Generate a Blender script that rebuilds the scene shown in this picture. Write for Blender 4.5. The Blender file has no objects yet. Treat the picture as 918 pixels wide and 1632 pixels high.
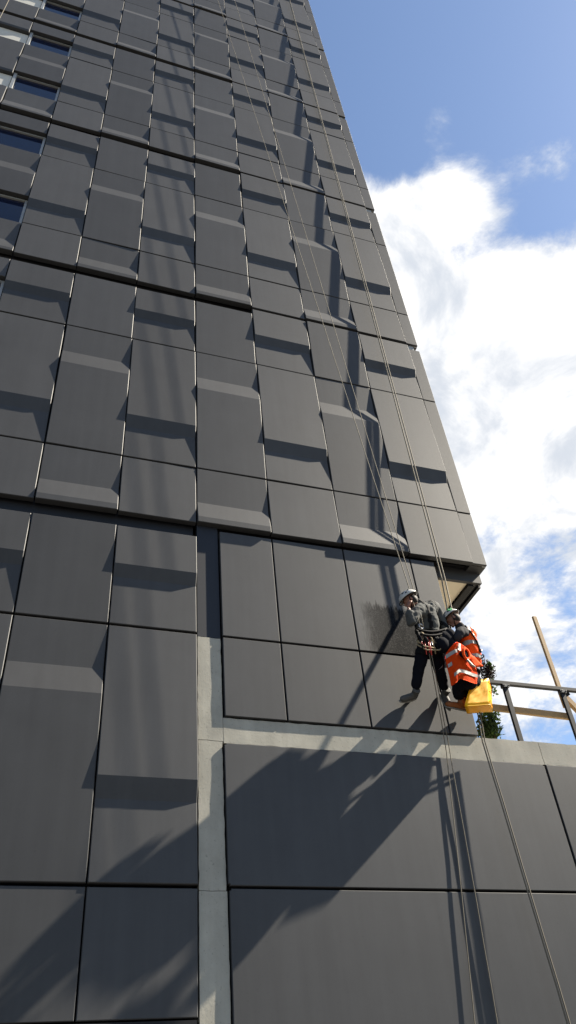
import bpy, bmesh, math, random
from mathutils import Vector, Matrix, noise
random.seed(7)
S = bpy.context.scene
COL = S.collection
R = math.radians

# ------------------------------------------------------------------ camera
Z0 = 9.35                                   # height of the tower's lowest overhanging edge above the street
CAMPOS = Vector((-2.004, -8.569, 1.60))
CR = Matrix(((0.9486258, 0.27981772, -0.14768594),
             (-0.30585586, 0.69148832, -0.65444335),
             (-0.08100174, 0.66599246, 0.74154755)))     # columns: right, forward, up
FPX = 1261.44
cam = bpy.data.cameras.new('camera')
cam.sensor_fit = 'VERTICAL'; cam.sensor_height = 36.0; cam.sensor_width = 36.0
cam.lens = 36.0 * FPX / 1632.0
cam.clip_start = 0.05; cam.clip_end = 4000
camo = bpy.data.objects.new('camera', cam); COL.objects.link(camo)
rx, fw, up = CR.col[0], CR.col[1], CR.col[2]
camo.matrix_world = Matrix(((rx[0], up[0], -fw[0], CAMPOS[0]), (rx[1], up[1], -fw[1], CAMPOS[1]),
                            (rx[2], up[2], -fw[2], CAMPOS[2]), (0, 0, 0, 1)))
S.camera = camo

def at(px, py, d):
    """point seen at photo pixel (px,py) that stands d metres in front of the facade plane"""
    v = CR @ Vector(((px - 459) / FPX, 1.0, -(py - 816) / FPX))
    t = (-d - CAMPOS.y) / v.y
    return CAMPOS + v * t
def dirpx(px, py):
    return (CR @ Vector(((px - 459) / FPX, 1.0, -(py - 816) / FPX))).normalized()

# ------------------------------------------------------------------ sun, sky, exposure
SUN = Vector((6.2, -1.0, 6.0)).normalized()
elev = math.asin(SUN.z); azim = math.atan2(SUN.x, SUN.y)
sl = bpy.data.lights.new('sun', 'SUN'); sl.energy = 5.0; sl.angle = R(0.53); sl.color = (1.0, 0.91, 0.76)
so = bpy.data.objects.new('sun', sl); COL.objects.link(so)
so.rotation_euler = SUN.to_track_quat('Z', 'Y').to_euler(); so.location = (30, -12, 40)

S.view_settings.view_transform = 'Standard'; S.view_settings.look = 'None'
S.view_settings.gamma = 1.0; S.view_settings.use_curve_mapping = False
S.view_settings.exposure = 1.97

world = bpy.data.worlds.new('World'); S.world = world; world.use_nodes = True
nt = world.node_tree; nt.nodes.clear()
def N(tree, t, **kw):
    n = tree.nodes.new(t)
    for k, v in kw.items():
        if k == 'ins':
            for a, b in v.items(): n.inputs[a].default_value = b
        else: setattr(n, k, v)
    return n
L = nt.links.new
out = N(nt, 'ShaderNodeOutputWorld'); bg = N(nt, 'ShaderNodeBackground'); bg.inputs[1].default_value = 0.05
sky = N(nt, 'ShaderNodeTexSky', sky_type='NISHITA'); sky.sun_disc = False
sky.sun_elevation = elev; sky.sun_rotation = azim
sky.air_density = 1.0; sky.dust_density = 0.35; sky.ozone_density = 2.0
tc = N(nt, 'ShaderNodeTexCoord')
def math_(op, a, b=None, c=None, clamp=False):
    n = N(nt, 'ShaderNodeMath', operation=op, use_clamp=clamp)
    for i, v in enumerate((a, b, c)):
        if v is None: continue
        if isinstance(v, (int, float)): n.inputs[i].default_value = v
        else: L(v, n.inputs[i])
    return n.outputs[0]
DIR = tc.outputs['Generated']
sep = N(nt, 'ShaderNodeSeparateXYZ'); L(DIR, sep.inputs[0])
zz = math_('ADD', math_('MAXIMUM', sep.outputs[2], 0.0), 0.12)
comb = N(nt, 'ShaderNodeCombineXYZ')
L(math_('DIVIDE', sep.outputs[0], zz), comb.inputs[0]); L(math_('DIVIDE', sep.outputs[1], zz), comb.inputs[1])
n1 = N(nt, 'ShaderNodeTexNoise', ins={'Scale': 7.6, 'Detail': 12.0, 'Roughness': 0.66, 'Distortion': 0.25}); L(comb.outputs[0], n1.inputs[0])
n2 = N(nt, 'ShaderNodeTexNoise', ins={'Scale': 0.9, 'Detail': 2.0, 'Roughness': 0.5}); L(comb.outputs[0], n2.inputs[0])
dens = math_('ADD', math_('MULTIPLY', n1.outputs[0], 2.1), math_('MULTIPLY', n2.outputs[0], 0.6))
def blob(px, py, rad, w, acc):
    d = dirpx(px, py)
    vm = N(nt, 'ShaderNodeVectorMath', operation='DISTANCE'); L(DIR, vm.inputs[0]); vm.inputs[1].default_value = d
    mr = N(nt, 'ShaderNodeMapRange', interpolation_type='SMOOTHSTEP', clamp=True)
    L(vm.outputs['Value'], mr.inputs[0]); mr.inputs[1].default_value = 0; mr.inputs[2].default_value = rad
    mr.inputs[3].default_value = w; mr.inputs[4].default_value = 0
    return math_('ADD', acc, mr.outputs[0])
for b in [(640, 560, .28, .60), (800, 600, .32, .75), (900, 700, .30, .6), (690, 340, .12, .38), (630, 325, .09, .28), (640, 235, .07, -.25), (770, 340, .08, .30), (684, 160, .055, .22), (698, 205, .040, .24), (598, 178, .060, .42), (744, 155, .050, .32), (850, 238, .070, .30),
          (895, 290, .07, .28), (836, 335, .09, -.50), (742, 412, .075, -.55), (765, 570, .05, -.2), (860, 420, .06, .12), (770, 60, .30, -.30), (560, 90, .12, -.3), (880, 120, .14, -.2),
          (790, 850, .10, -.16), (880, 880, .11, -.18), (850, 1080, .18, .42), (800, 960, .09, .18), (760, 960, .05, .1), (905, 1000, .06, -.15)]:
    dens = blob(b[0], b[1], b[2], b[3] * 1.35, dens)
mask = N(nt, 'ShaderNodeMapRange', interpolation_type='SMOOTHSTEP', clamp=True)
L(dens, mask.inputs[0]); mask.inputs[1].default_value = 1.38; mask.inputs[2].default_value = 2.0
thick = N(nt, 'ShaderNodeMapRange', clamp=True)
L(dens, thick.inputs[0]); thick.inputs[1].default_value = 1.45; thick.inputs[2].default_value = 2.0
thick.inputs[3].default_value = 0.0; thick.inputs[4].default_value = 1.0
cc = N(nt, 'ShaderNodeMix', data_type='RGBA'); L(thick.outputs[0], cc.inputs[0])
cc.inputs[6].default_value = (3.0, 3.4, 4.1, 1)
n3 = N(nt, 'ShaderNodeTexNoise', ins={'Scale': 5.5, 'Detail': 8.0, 'Roughness': 0.6, 'Distortion': 0.4}); L(comb.outputs[0], n3.inputs[0])
c2 = N(nt, 'ShaderNodeMix', data_type='RGBA'); c2.inputs[6].default_value = (3.7, 3.95, 4.35, 1); c2.inputs[7].default_value = (6.0, 5.95, 5.9, 1)
r3 = N(nt, 'ShaderNodeMapRange', interpolation_type='SMOOTHSTEP', clamp=True); L(n3.outputs[0], r3.inputs[0]); r3.inputs[1].default_value = .35; r3.inputs[2].default_value = .57
L(r3.outputs[0], c2.inputs[0]); L(c2.outputs[2], cc.inputs[7])
mx = N(nt, 'ShaderNodeMix', data_type='RGBA'); L(mask.outputs[0], mx.inputs[0])
L(sky.outputs[0], mx.inputs[6]); L(cc.outputs[2], mx.inputs[7])
L(mx.outputs[2], bg.inputs[0]); L(bg.outputs[0], out.inputs[0])

# ------------------------------------------------------------------ materials
MATS = {}
def mat(name, col, rough=0.6, spec=0.4, metal=0.0, var=0.12, vscale=3.0, bump=0.0, bscale=60.0, streak=0.0, rnd=0.0, speck=0.0, coat=0.0, trans=0.0, ncol=None):
    m = bpy.data.materials.new(name); m.use_nodes = True; t = m.node_tree; t.nodes.clear()
    o = N(t, 'ShaderNodeOutputMaterial'); p = N(t, 'ShaderNodeBsdfPrincipled')
    p.inputs['Roughness'].default_value = rough; p.inputs['Metallic'].default_value = metal
    p.inputs['Specular IOR Level'].default_value = spec
    p.inputs['Coat Weight'].default_value = coat
    t.links.new(p.outputs[0], o.inputs[0])
    g = N(t, 'ShaderNodeNewGeometry'); ob = N(t, 'ShaderNodeObjectInfo')
    nz = N(t, 'ShaderNodeTexNoise', ins={'Scale': vscale, 'Detail': 6.0, 'Roughness': 0.62}); t.links.new(g.outputs['Position'], nz.inputs[0])
    def mth(op, a, b):
        n = N(t, 'ShaderNodeMath', operation=op)
        for i, v in enumerate((a, b)):
            if isinstance(v, (int, float)): n.inputs[i].default_value = v
            else: t.links.new(v, n.inputs[i])
        return n.outputs[0]
    f = mth('MULTIPLY_ADD', nz.outputs[0], 2 * var); f.node.inputs[2].default_value = 1 - var
    if streak:
        mp = N(t, 'ShaderNodeMapping'); mp.inputs['Scale'].default_value = (7, 7, 0.35); t.links.new(g.outputs['Position'], mp.inputs[0])
        n2_ = N(t, 'ShaderNodeTexNoise', ins={'Scale': 1.0, 'Detail': 5.0, 'Roughness': 0.6}); t.links.new(mp.outputs[0], n2_.inputs[0])
        f2 = mth('MULTIPLY_ADD', n2_.outputs[0], 2 * streak); f2.node.inputs[2].default_value = 1 - streak
        f = mth('MULTIPLY', f, f2)
    if rnd:
        f3 = mth('MULTIPLY_ADD', ob.outputs['Random'], 2 * rnd); f3.node.inputs[2].default_value = 1 - rnd
        f = mth('MULTIPLY', f, f3)
    if speck:
        n4 = N(t, 'ShaderNodeTexNoise', ins={'Scale': 38.0, 'Detail': 2.0, 'Roughness': 0.5}); t.links.new(g.outputs['Position'], n4.inputs[0])
        mr = N(t, 'ShaderNodeMapRange', clamp=True); t.links.new(n4.outputs[0], mr.inputs[0])
        mr.inputs[1].default_value = 0.25; mr.inputs[2].default_value = 0.36; mr.inputs[3].default_value = 1 - speck; mr.inputs[4].default_value = 1
        f = mth('MULTIPLY', f, mr.outputs[0])
    vm = N(t, 'ShaderNodeVectorMath', operation='SCALE'); vm.inputs[0].default_value = col[:3]; t.links.new(f, vm.inputs['Scale'])
    t.links.new(vm.outputs[0], p.inputs['Base Color'])
    if bump:
        nb = N(t, 'ShaderNodeTexNoise', ins={'Scale': bscale, 'Detail': 4.0, 'Roughness': 0.6}); t.links.new(g.outputs['Position'], nb.inputs[0])
        bp = N(t, 'ShaderNodeBump', ins={'Strength': bump, 'Distance': 0.01}); t.links.new(nb.outputs[0], bp.inputs['Height'])
        t.links.new(bp.outputs[0], p.inputs['Normal'])
    if trans:
        tr = N(t, 'ShaderNodeBsdfTranslucent'); t.links.new(vm.outputs[0], tr.inputs[0])
        ms = N(t, 'ShaderNodeMixShader'); ms.inputs[0].default_value = trans
        t.links.new(p.outputs[0], ms.inputs[1]); t.links.new(tr.outputs[0], ms.inputs[2]); t.links.new(ms.outputs[0], o.inputs[0])
    MATS[name] = m
    return m
mat('cladding', (.0385, .0390, .0408), .60, .28, var=.22, vscale=1.3, streak=.20, rnd=.15, bump=.05, bscale=240, speck=.12)
mat('cladding_side', (.0385, .0390, .0408), .60, .28, var=.1)
mat('cavity', (.012, .012, .014), .8, .2)
mat('channel_sunlit', (.30, .30, .29), .55, .4, var=.06)
mat('membrane', (.0075,.0085,.0125), .6, .4, var=.1)
mat('concrete', (.300, .284, .240), .88, .25, var=.30, vscale=2.6, bump=.14, bscale=40, speck=.28, streak=.20)
mat('soffit', (.74, .65, .50), .7, .3, var=.05)
mat('dark_metal', (.008, .0083, .010), .6, .2, var=.08)
mat('grey_metal', (.03, .031, .033), .4, .5, metal=.3, var=.05)
mat('frame_metal', (0.24, 0.248, 0.248), .4, .5, var=.04)
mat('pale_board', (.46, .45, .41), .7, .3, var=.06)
mat('glass', (.006, .010, .028), .05, .34, var=.05)
mat('timber', (0.306, 0.1955, 0.085), .65, .3, var=.22, vscale=14, bump=.1, bscale=80)
mat('rope', (0.18, 0.1575, 0.12), .8, .2, var=.2, vscale=60)
mat('rope_dark', (0.13, 0.1137, 0.08775), .8, .2, var=.2, vscale=60)
mat('helmet', (0.391, 0.3825, 0.357), .35, .5, var=.06, coat=.2)
mat('helmet_vent', (.02, .02, .02), .6, .3)
mat('green_mark', (.02, .42, .10), .5, .4)
mat('skin', (0.221, 0.102, 0.068), .55, .4, var=.08, vscale=12)
mat('hair', (.012, .008, .006), .7, .3)
mat('grey_fabric', (.060, .062, .060), .9, .15, var=.22, vscale=9, bump=.5, bscale=16)
mat('navy_fabric', (.0055, .006, .0095), .95, .08, var=.25, vscale=9, bump=.4, bscale=18)
mat('shirt', (.020, .020, .024), .9, .15, var=.2, vscale=9, bump=.3, bscale=18)
mat('black_webbing', (.005, .005, .006), .8, .12)
mat('khaki', (.22, .17, .10), .8, .2)
mat('red_metal', (.45, .03, .02), .35, .5)
mat('steel', (.55, .55, .56), .3, .5, metal=.8)
mat('orange_fabric', (.74, .072, .006), .85, .10, var=.14, vscale=12, bump=.35, bscale=20)
mat('reflective', (0.2295, 0.2125, 0.1785), .45, .5, var=.1, vscale=20)
mat('grey_leather', (.055, .053, .05), .7, .3, var=.2, vscale=20)
mat('brown_leather', (0.2, 0.07, 0.02), .65, .3, var=.25, vscale=18)
mat('sole', (.16, .155, .14), .8, .3)
mat('yellow_vinyl', (.95, .57, .003), .45, .4, var=.08, vscale=6, trans=.35)
mat('white_cloth', (.36, .35, .35), .9, .1)
mat('bark', (.09, .06, .04), .9, .2)
mat('leaf_green', (0.045, 0.0765, 0.0162), .6, .3, var=.5, vscale=9, trans=.3)
mat('leaf_dark', (.028, .018, .016), .6, .3, var=.5, vscale=9, trans=.2)
mat('paving', (.075, .072, .068), .9, .2, var=.2, vscale=.6, bump=.1)
mat('shop_wall', (.035, .035, .038), .6, .4)

# dirty, wetted panel: same board with a ragged dark scrubbed patch
def dirty_panel():
    m = MATS['cladding'].copy(); m.name = 'cladding_scrubbed'; t = m.node_tree
    p = [n for n in t.nodes if n.type == 'BSDF_PRINCIPLED'][0]
    src = p.inputs['Base Color'].links[0].from_socket
    g = N(t, 'ShaderNodeNewGeometry'); sp = N(t, 'ShaderNodeSeparateXYZ'); t.links.new(g.outputs['Position'], sp.inputs[0])
    mp = N(t, 'ShaderNodeMapping'); mp.inputs['Scale'].default_value = (26, 26, 5); t.links.new(g.outputs['Position'], mp.inputs[0])
    nz = N(t, 'ShaderNodeTexNoise', ins={'Scale': 1.0, 'Detail': 6.0, 'Roughness': .7}); t.links.new(mp.outputs[0], nz.inputs[0])
    nf = N(t, 'ShaderNodeTexNoise', ins={'Scale': 75.0, 'Detail': 3.0, 'Roughness': .7}); t.links.new(g.outputs['Position'], nf.inputs[0])
    def mth(op, a, b, c=None, clamp=False):
        n = N(t, 'ShaderNodeMath', operation=op, use_clamp=clamp)
        for i, v in enumerate((a, b, c)):
            if v is None: continue
            if isinstance(v, (int, float)): n.inputs[i].default_value = v
            else: t.links.new(v, n.inputs[i])
        return n.outputs[0]
    def ss(v, a, b):
        n = N(t, 'ShaderNodeMapRange', interpolation_type='SMOOTHSTEP', clamp=True); t.links.new(v, n.inputs[0]); n.inputs[1].default_value = a; n.inputs[2].default_value = b
        return n.outputs[0]
    w = mth('MULTIPLY_ADD', nz.outputs[0], 0.50, -0.25)
    z = mth('ADD', sp.outputs[2], w); x = mth('ADD', sp.outputs[0], w)
    ztop = mth('MULTIPLY_ADD', sp.outputs[0], -0.02, Z0 - 1.0)
    a = ss(mth('SUBTRACT', ztop, z), 0.0, 0.10)
    b = ss(x, 2.36, 2.62)
    k = mth('MULTIPLY', a, b)
    grain = ss(mth('ADD', nf.outputs[0], mth('MULTIPLY', nz.outputs[0], .5)), .72, .98)
    k = mth('MULTIPLY', k, mth('MULTIPLY_ADD', grain, -.42, 1.0))
    k = mth('MULTIPLY', k, mth('MULTIPLY_ADD', ss(x, 2.45, 3.0), .18, .82))
    mxn = N(t, 'ShaderNodeMix', data_type='RGBA'); t.links.new(k, mxn.inputs[0]); t.links.new(src, mxn.inputs[6])
    mxn.inputs[7].default_value = (.004, .0045, .0055, 1)
    t.links.new(mxn.outputs[2], p.inputs['Base Color'])
    t.links.new(mth('MULTIPLY_ADD', k, -.25, .28), p.inputs['Specular IOR Level'])
    MATS['cladding_scrubbed'] = m
dirty_panel()

# ------------------------------------------------------------------ helpers
def tag(o, label=None, cat=None, group=None, kind=None):
    if label: o['label'] = label
    if cat: o['category'] = cat
    if group: o['group'] = group
    if kind: o['kind'] = kind
    return o
def empty(name, loc=(0, 0, 0)):
    o = bpy.data.objects.new(name, None); COL.objects.link(o); o.location = loc; o.empty_display_size = .2
    return o
def link(name, me, parent=None, loc=None):
    o = bpy.data.objects.new(name, me); COL.objects.link(o)
    if parent is not None: o.parent = parent
    if loc is not None: o.location = loc
    bpy_upd.append(o)
    return o
bpy_upd = []
def mesh_from(bm, name, m, smooth=False):
    bmesh.ops.recalc_face_normals(bm, faces=bm.faces)
    me = bpy.data.meshes.new(name); bm.to_mesh(me); bm.free()
    me.materials.append(MATS[m] if isinstance(m, str) else m)
    if smooth:
        for p in me.polygons: p.use_smooth = True
    return me
def box(bm, x0, x1, y0, y1, z0, z1):
    v = [bm.verts.new(c) for c in ((x0, y0, z0), (x1, y0, z0), (x1, y1, z0), (x0, y1, z0), (x0, y0, z1), (x1, y0, z1), (x1, y1, z1), (x0, y1, z1))]
    for f in ((0, 1, 5, 4), (1, 2, 6, 5), (2, 3, 7, 6), (3, 0, 4, 7), (4, 5, 6, 7), (3, 2, 1, 0)):
        bm.faces.new([v[i] for i in f])
def bevel(bm, off, seg=1, ang=25):
    es = [e for e in bm.edges if len(e.link_faces) == 2 and e.calc_face_angle(0) > R(ang)]
    if es: bmesh.ops.bevel(bm, geom=es, offset=off, segments=seg, affect='EDGES', profile=.6, clamp_overlap=True)
def boxo(name, m, b, parent=None, bev=0.0):
    bm = bmesh.new(); box(bm, *b)
    if bev: bevel(bm, bev)
    return link(name, mesh_from(bm, name, m), parent)
def tube(bm, pts, rad, sides=8, caps=True):
    pts = [Vector(p) for p in pts]; rings = []
    n = len(pts); prev = None
    for i, p in enumerate(pts):
        t = (pts[min(i + 1, n - 1)] - pts[max(i - 1, 0)]).normalized()
        a = t.orthogonal().normalized() if prev is None else (prev - t * prev.dot(t)).normalized()
        prev = a; b = t.cross(a); r = rad[i] if isinstance(rad, (list, tuple)) else rad
        rings.append([bm.verts.new(p + (a * math.cos(k * 2 * math.pi / sides) + b * math.sin(k * 2 * math.pi / sides)) * r) for k in range(sides)])
    for i in range(n - 1):
        for k in range(sides):
            bm.faces.new((rings[i][k], rings[i][(k + 1) % sides], rings[i + 1][(k + 1) % sides], rings[i + 1][k]))
    if caps: bm.faces.new(rings[0][::-1]); bm.faces.new(rings[-1])
def tubeo(name, m, pts, rad, parent=None, sides=8):
    bm = bmesh.new(); tube(bm, pts, rad, sides)
    return link(name, mesh_from(bm, name, m, True), parent)
def beam(bm, a, b, w, h, upv=Vector((0, 0, 1))):
    a = Vector(a); b = Vector(b); t = (b - a).normalized(); s = t.cross(upv).normalized(); u = s.cross(t)
    vs = []
    for p in (a, b):
        for i, j in ((-1, -1), (1, -1), (1, 1), (-1, 1)): vs.append(bm.verts.new(p + s * i * w / 2 + u * j * h / 2))
    for f in ((0, 1, 2, 3), (7, 6, 5, 4), (0, 4, 5, 1), (1, 5, 6, 2), (2, 6, 7, 3), (3, 7, 4, 0)): bm.faces.new([vs[i] for i in f])

# ------------------------------------------------------------------ ground
bm = bmesh.new()
vs = [bm.verts.new(c) for c in ((-900, -900, 0), (900, -900, 0), (900, 900, 0), (-900, 900, 0))]; bm.faces.new(vs)
tag(link('ground', mesh_from(bm, 'ground', 'paving')), kind='structure')

# ------------------------------------------------------------------ tower with folded cladding
W = 1.1475; H = 6.0; D = 0.06; ZA = 4.13; ZB = 1.13
COLS = range(-4, 8); NF = 6
PROF = {'A': [(7.82, 0), (5.02, D), (4.83, 0), (2.06, D), (1.82, 0), (-0.98, D)],
        'B': [(6.0, D), (3.41, 0), (3.05, D), (0.41, 0), (0.085, D), (-0.05, D)],
        'F': [(9, 0), (-9, 0)]}
def depth(kind, z):
    p = PROF[kind]
    for (za, da), (zb, db) in zip(p, p[1:]):
        if zb <= z <= za: return da + (db - da) * (za - z) / (za - zb)
    return 0.0
CACHE = {}
def panel_mesh(kind, z1, z0, w, m='cladding'):
    key = (kind, round(z1, 3), round(z0, 3), round(w, 3), m)
    if key in CACHE: return CACHE[key]
    zs = [z1] + [z for z, _ in PROF[kind] if z0 + .01 < z < z1 - .01] + [z0]
    pr = [(-depth(kind, z), z) for z in zs] + [(0.05, z0), (0.05, z1)]
    g = 0.009; bm = bmesh.new()
    l = [bm.verts.new((g, y, z)) for y, z in pr]; r = [bm.verts.new((w - g, y, z)) for y, z in pr]
    bm.faces.new(l); bm.faces.new(r[::-1]); n = len(pr)
    for i in range(n): bm.faces.new((l[i], r[i], r[(i + 1) % n], l[(i + 1) % n]))
    bmesh.ops.recalc_face_normals(bm, faces=bm.faces)
    es = [e for e in bm.edges if e.calc_face_angle(0) > R(60) and all(v.co.y < .04 for v in e.verts)]
    bmesh.ops.bevel(bm, geom=es, offset=.0075, segments=1, affect='EDGES', clamp_overlap=True)
    CACHE[key] = mesh_from(bm, 'cladding_panel', m)
    return CACHE[key]

tower = empty('tower_block', (0, 0, Z0))
tag(tower, 'tall dark grey tower clad in folded rectangular panels, its lower corner overhanging', 'building')
XR = 4.59; XC = 4.88
def tpart(name, m, b, bev=0): return boxo(name, m, b, tower, bev)
XL = (COLS[0] - 4) * W
tpart('core_wall', 'cavity', (XL, XC - .30, .17, 12, 0.06, NF * H + .4))
tpart('core_wall', 'cavity', (XL, -.03, .17, 12, -6.2, 0.05))
tpart('roof_parapet', 'cladding_side', (XL, XC, -.02, 12, NF * H + .42, NF * H + 1.3))
def windows(i, f, zlo, zhi):
    x0 = (i - 4) * W + .012; x1 = x0 + W - .024
    w = empty('window', (0, 0, f * H)); w.parent = tower
    bm = bmesh.new()
    box(bm, x0, x0 + .07, .02, .14, zlo, zhi); box(bm, x1 - .05, x1, .06, .14, zlo, zhi)
    box(bm, x0 + .07, x1 - .05, .06, .14, zlo, zlo + .04); box(bm, x0 + .07, x1 - .05, .06, .14, zhi - .04, zhi)
    link('frame', mesh_from(bm, 'frame', 'frame_metal'), w)
    boxo('pane', 'glass', (x0 + .07, x1 - .05, .10, .125, zlo + .04, zhi - .04), w)
for f in range(NF):
    for i in COLS:
        k = 'A' if i % 2 else 'B'
        top = 5.72 if i <= 4 else 5.89
        loc = ((i - 4) * W, 0, f * H)
        rows = [(top, ZA + .013), (ZA - .013, ZB + .013), (ZB - .013, -.02)]
        if i == 0: rows = [(top, 5.15), (ZA - .013, 2.15), (ZB - .013, 0.0)]
        if i == -1: rows = [(top, 4.94), (ZA - .013, 1.97), (ZB - .013, 0.0)]
        for z1, z0 in rows:
            o = link('cladding_panel', panel_mesh(k, z1, z0, W), tower, (loc[0] + random.uniform(-.003, .003), random.uniform(-.005, .005), loc[2] + random.uniform(-.004, .004)))
            o.rotation_euler = (R(random.uniform(-.06, .06)), R(random.uniform(-.10, .10)), R(random.uniform(-.28, .28)))
        if i == 0:
            windows(i, f, ZA + .013, 5.14); windows(i, f, ZB + .013, 2.14)
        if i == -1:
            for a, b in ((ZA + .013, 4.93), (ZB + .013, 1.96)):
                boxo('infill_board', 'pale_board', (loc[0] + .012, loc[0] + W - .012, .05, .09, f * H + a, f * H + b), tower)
    for z1, z0 in ((5.80, ZA + .013), (ZA - .013, ZB + .013), (ZB - .013, 0.0)):
        link('cladding_panel', panel_mesh('F', z1, z0, XC - XR), tower, (XR, 0, f * H))
        boxo('side_panel', 'cladding_side', (XC - .29, XC - .002, .06, 12, f * H + z0, f * H + z1), tower)
    if f:
        tpart('floor_channel', 'cavity', (XL, 4.15, .10, .165, f * H - .30, f * H + .10))  # gap backing coloured dark to carry the shade inside the gap
        tpart('floor_channel', 'channel_sunlit', (4.152, XC - .10, .045, .165, f * H - .195, f * H - .005))  # same backing made pale: sunlit spot near the corner put into the colour
        tpart('floor_channel', 'cavity', (XC - .295, XC - .14, .17, 11.9, f * H - .19, f * H - .01))
# lower storey of the tower, left of the podium
for i in range(COLS[0], 4):
    k = 'A' if i % 2 else 'B'
    loc = ((i - 4) * W, 0, -H)
    for kk, z1, z0 in ((k, 5.70, ZA - .05), (k, ZA - .085, 0.95), ('F', .915, -.24)):
        link('cladding_panel', panel_mesh(kk, z1, z0, W), tower, loc)
tpart('floor_channel', 'membrane', (XL, -.03, .10, .165, -.34, .06))  # dark colour carries the shade of this gap too
tpart('bottom_flashing', 'dark_metal', (XL, -.02, .0, .6, -6.32, -6.26))
tpart('ground_floor_wall', 'shop_wall', (XL, -.02, 1.6, 1.8, -Z0, -6.33))
# corner soffit under the overhang
tpart('fascia', 'cladding_side', (3.905, XC - .03, .24, .30, -.20, .05))
tpart('soffit_board', 'soffit', (3.905, XC - .27, .305, 6, -.185, -.15))
tpart('soffit_channel', 'dark_metal', (XC - .26, XC - .16, .305, 6, -.235, -.14))
tpart('soffit_glazing', 'grey_metal', (XC - .155, XC - .09, .305, 6, -.20, -.14))
tpart('soffit_channel', 'dark_metal', (XC - .085, XC - .03, .305, 6, -.245, -.14))

# ------------------------------------------------------------------ podium wall with concrete frame
pod = empty('podium_wall', (0, -.010, Z0))
tag(pod, 'lower wall of flat dark panels framed by beige concrete strips', 'wall')
def pp(name, m, b, bev=0): return boxo(name, m, b, pod, bev)
pp('backing_wall', 'cavity', (.25, 3.86, .13, 5.5, -3.05, .05))
pp('backing_wall', 'cavity', (.20, 16, .13, 9, -Z0, -3.30))
def slab(x0, x1, z0, z1, m='cladding', rad=.0):
    bm = bmesh.new(); box(bm, x0, x1, 0.0, .07, z0, z1)
    if rad:
        es = [e for e in bm.edges if abs(e.verts[0].co.y - e.verts[1].co.y) > .05]
        bmesh.ops.bevel(bm, geom=es, offset=rad, segments=3, affect='EDGES')
    es = [e for e in bm.edges if all(v.co.y < .01 for v in e.verts)]
    bmesh.ops.bevel(bm, geom=es, offset=.006, segments=1, affect='EDGES', clamp_overlap=True)
    return link('wall_panel', mesh_from(bm, 'wall_panel', m), pod)
xs = [.335, 1.15, 2.295, 3.435, 3.87]
for a, b in zip(xs, xs[1:]):
    slab(a + .011, b - .011, -1.925, -.115, 'cladding_scrubbed' if abs(a - 2.295) < .01 else 'cladding')
    slab(a + .011, b - .011, -3.085, -1.955)
slab(.325, 4.765, -5.055, -3.445, rad=.02); slab(4.795, 9.2, -5.055, -3.445); slab(9.23, 15.9, -5.055, -3.445)
slab(.335, 5.36, -Z0 + .3, -5.085, rad=.02); slab(5.385, 10.2, -Z0 + .3, -5.085); slab(10.23, 15.9, -Z0 + .3, -5.085)
pp('return_strip', 'membrane', (0.012, .32, .035, .12, -1.955, .03))  # dark membrane, with the full shadow on the strip also in its colour
# concrete frame: real cast pieces with chipped edges
def concrete(x0, x1, y0, y1, z0, z1, nx, nz_, chip=.008):
    bm = bmesh.new(); grid = {}
    for a in range(nx + 1):
        for b in range(nz_ + 1):
            x = x0 + (x1 - x0) * a / nx; z = z0 + (z1 - z0) * b / nz_
            ex = chip * noise.noise((x * 9, z * 9, 3.1)) if a in (0, nx) else 0
            ez = chip * noise.noise((x * 9, z * 9, 8.1)) if b in (0, nz_) else 0
            grid[a, b] = bm.verts.new((x + ex, y0 + .0035 * noise.noise((x * 3, z * 3, 0)), z + ez))
    for a in range(nx):
        for b in range(nz_): bm.faces.new((grid[a, b], grid[a + 1, b], grid[a + 1, b + 1], grid[a, b + 1]))
    r = bmesh.ops.extrude_face_region(bm, geom=bm.faces[:])
    for v in r['geom']:
        if isinstance(v, bmesh.types.BMVert): v.co.y = y1
    return link('concrete_strip', mesh_from(bm, 'concrete_strip', 'concrete'), pod)
concrete(.012, .318, .028, .125, -3.408, -1.965, 6, 40)
concrete(.012, .305, .029, .125, -5.10, -3.414, 6, 40)
concrete(.012, .315, .028, .125, -Z0, -5.106, 6, 60)
concrete(.322, 4.795, .027, .40, -3.432, -3.105, 110, 8)
concrete(4.803, 9.0, .027, .40, -3.432, -3.105, 90, 8)
concrete(9.008, 15.9, .027, .40, -3.432, -3.105, 90, 8)
pp('terrace_deck', 'concrete', (3.9, 16, .41, 9, -3.295, -3.14))

# ------------------------------------------------------------------ terrace railing and timbers
rail = empty('terrace_railing', at(828, 1178, -.25))
tag(rail, 'black metal railing on top of the podium wall beside the shrub', 'railing')
bpy.context.view_layer.update()
def keep(o, parent):
    o.parent = parent; o.matrix_parent_inverse = Matrix.Translation(-parent.location)
    return o
yr = .25; zt = at(800, 1089, -yr).z
def rbeam(name, a, b, w, h, m, parent, upv=Vector((0, 0, 1)), bev=.003):
    bm = bmesh.new(); beam(bm, a, b, w, h, upv)
    bmesh.ops.recalc_face_normals(bm, faces=bm.faces); bevel(bm, bev)
    o = link(name, mesh_from(bm, name, m))
    return keep(o, parent) if parent else o
xp = [at(806, 1100, -yr).x, at(898, 1110, -yr).x]; xp = [xp[0] - (xp[1] - xp[0])] + xp + [xp[1] + (xp[1] - xp[0]) * k for k in (1, 2, 3)]
for x in xp[1:]: rbeam('post', (x, yr, Z0 - 3.14), (x, yr, zt - .028), .075, .045, 'dark_metal', rail, Vector((0, 1, 0)))
rbeam('top_rail', (xp[1] - .32, yr, zt), (xp[-1] + .1, yr, zt), .06, .055, 'dark_metal', rail)
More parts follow.
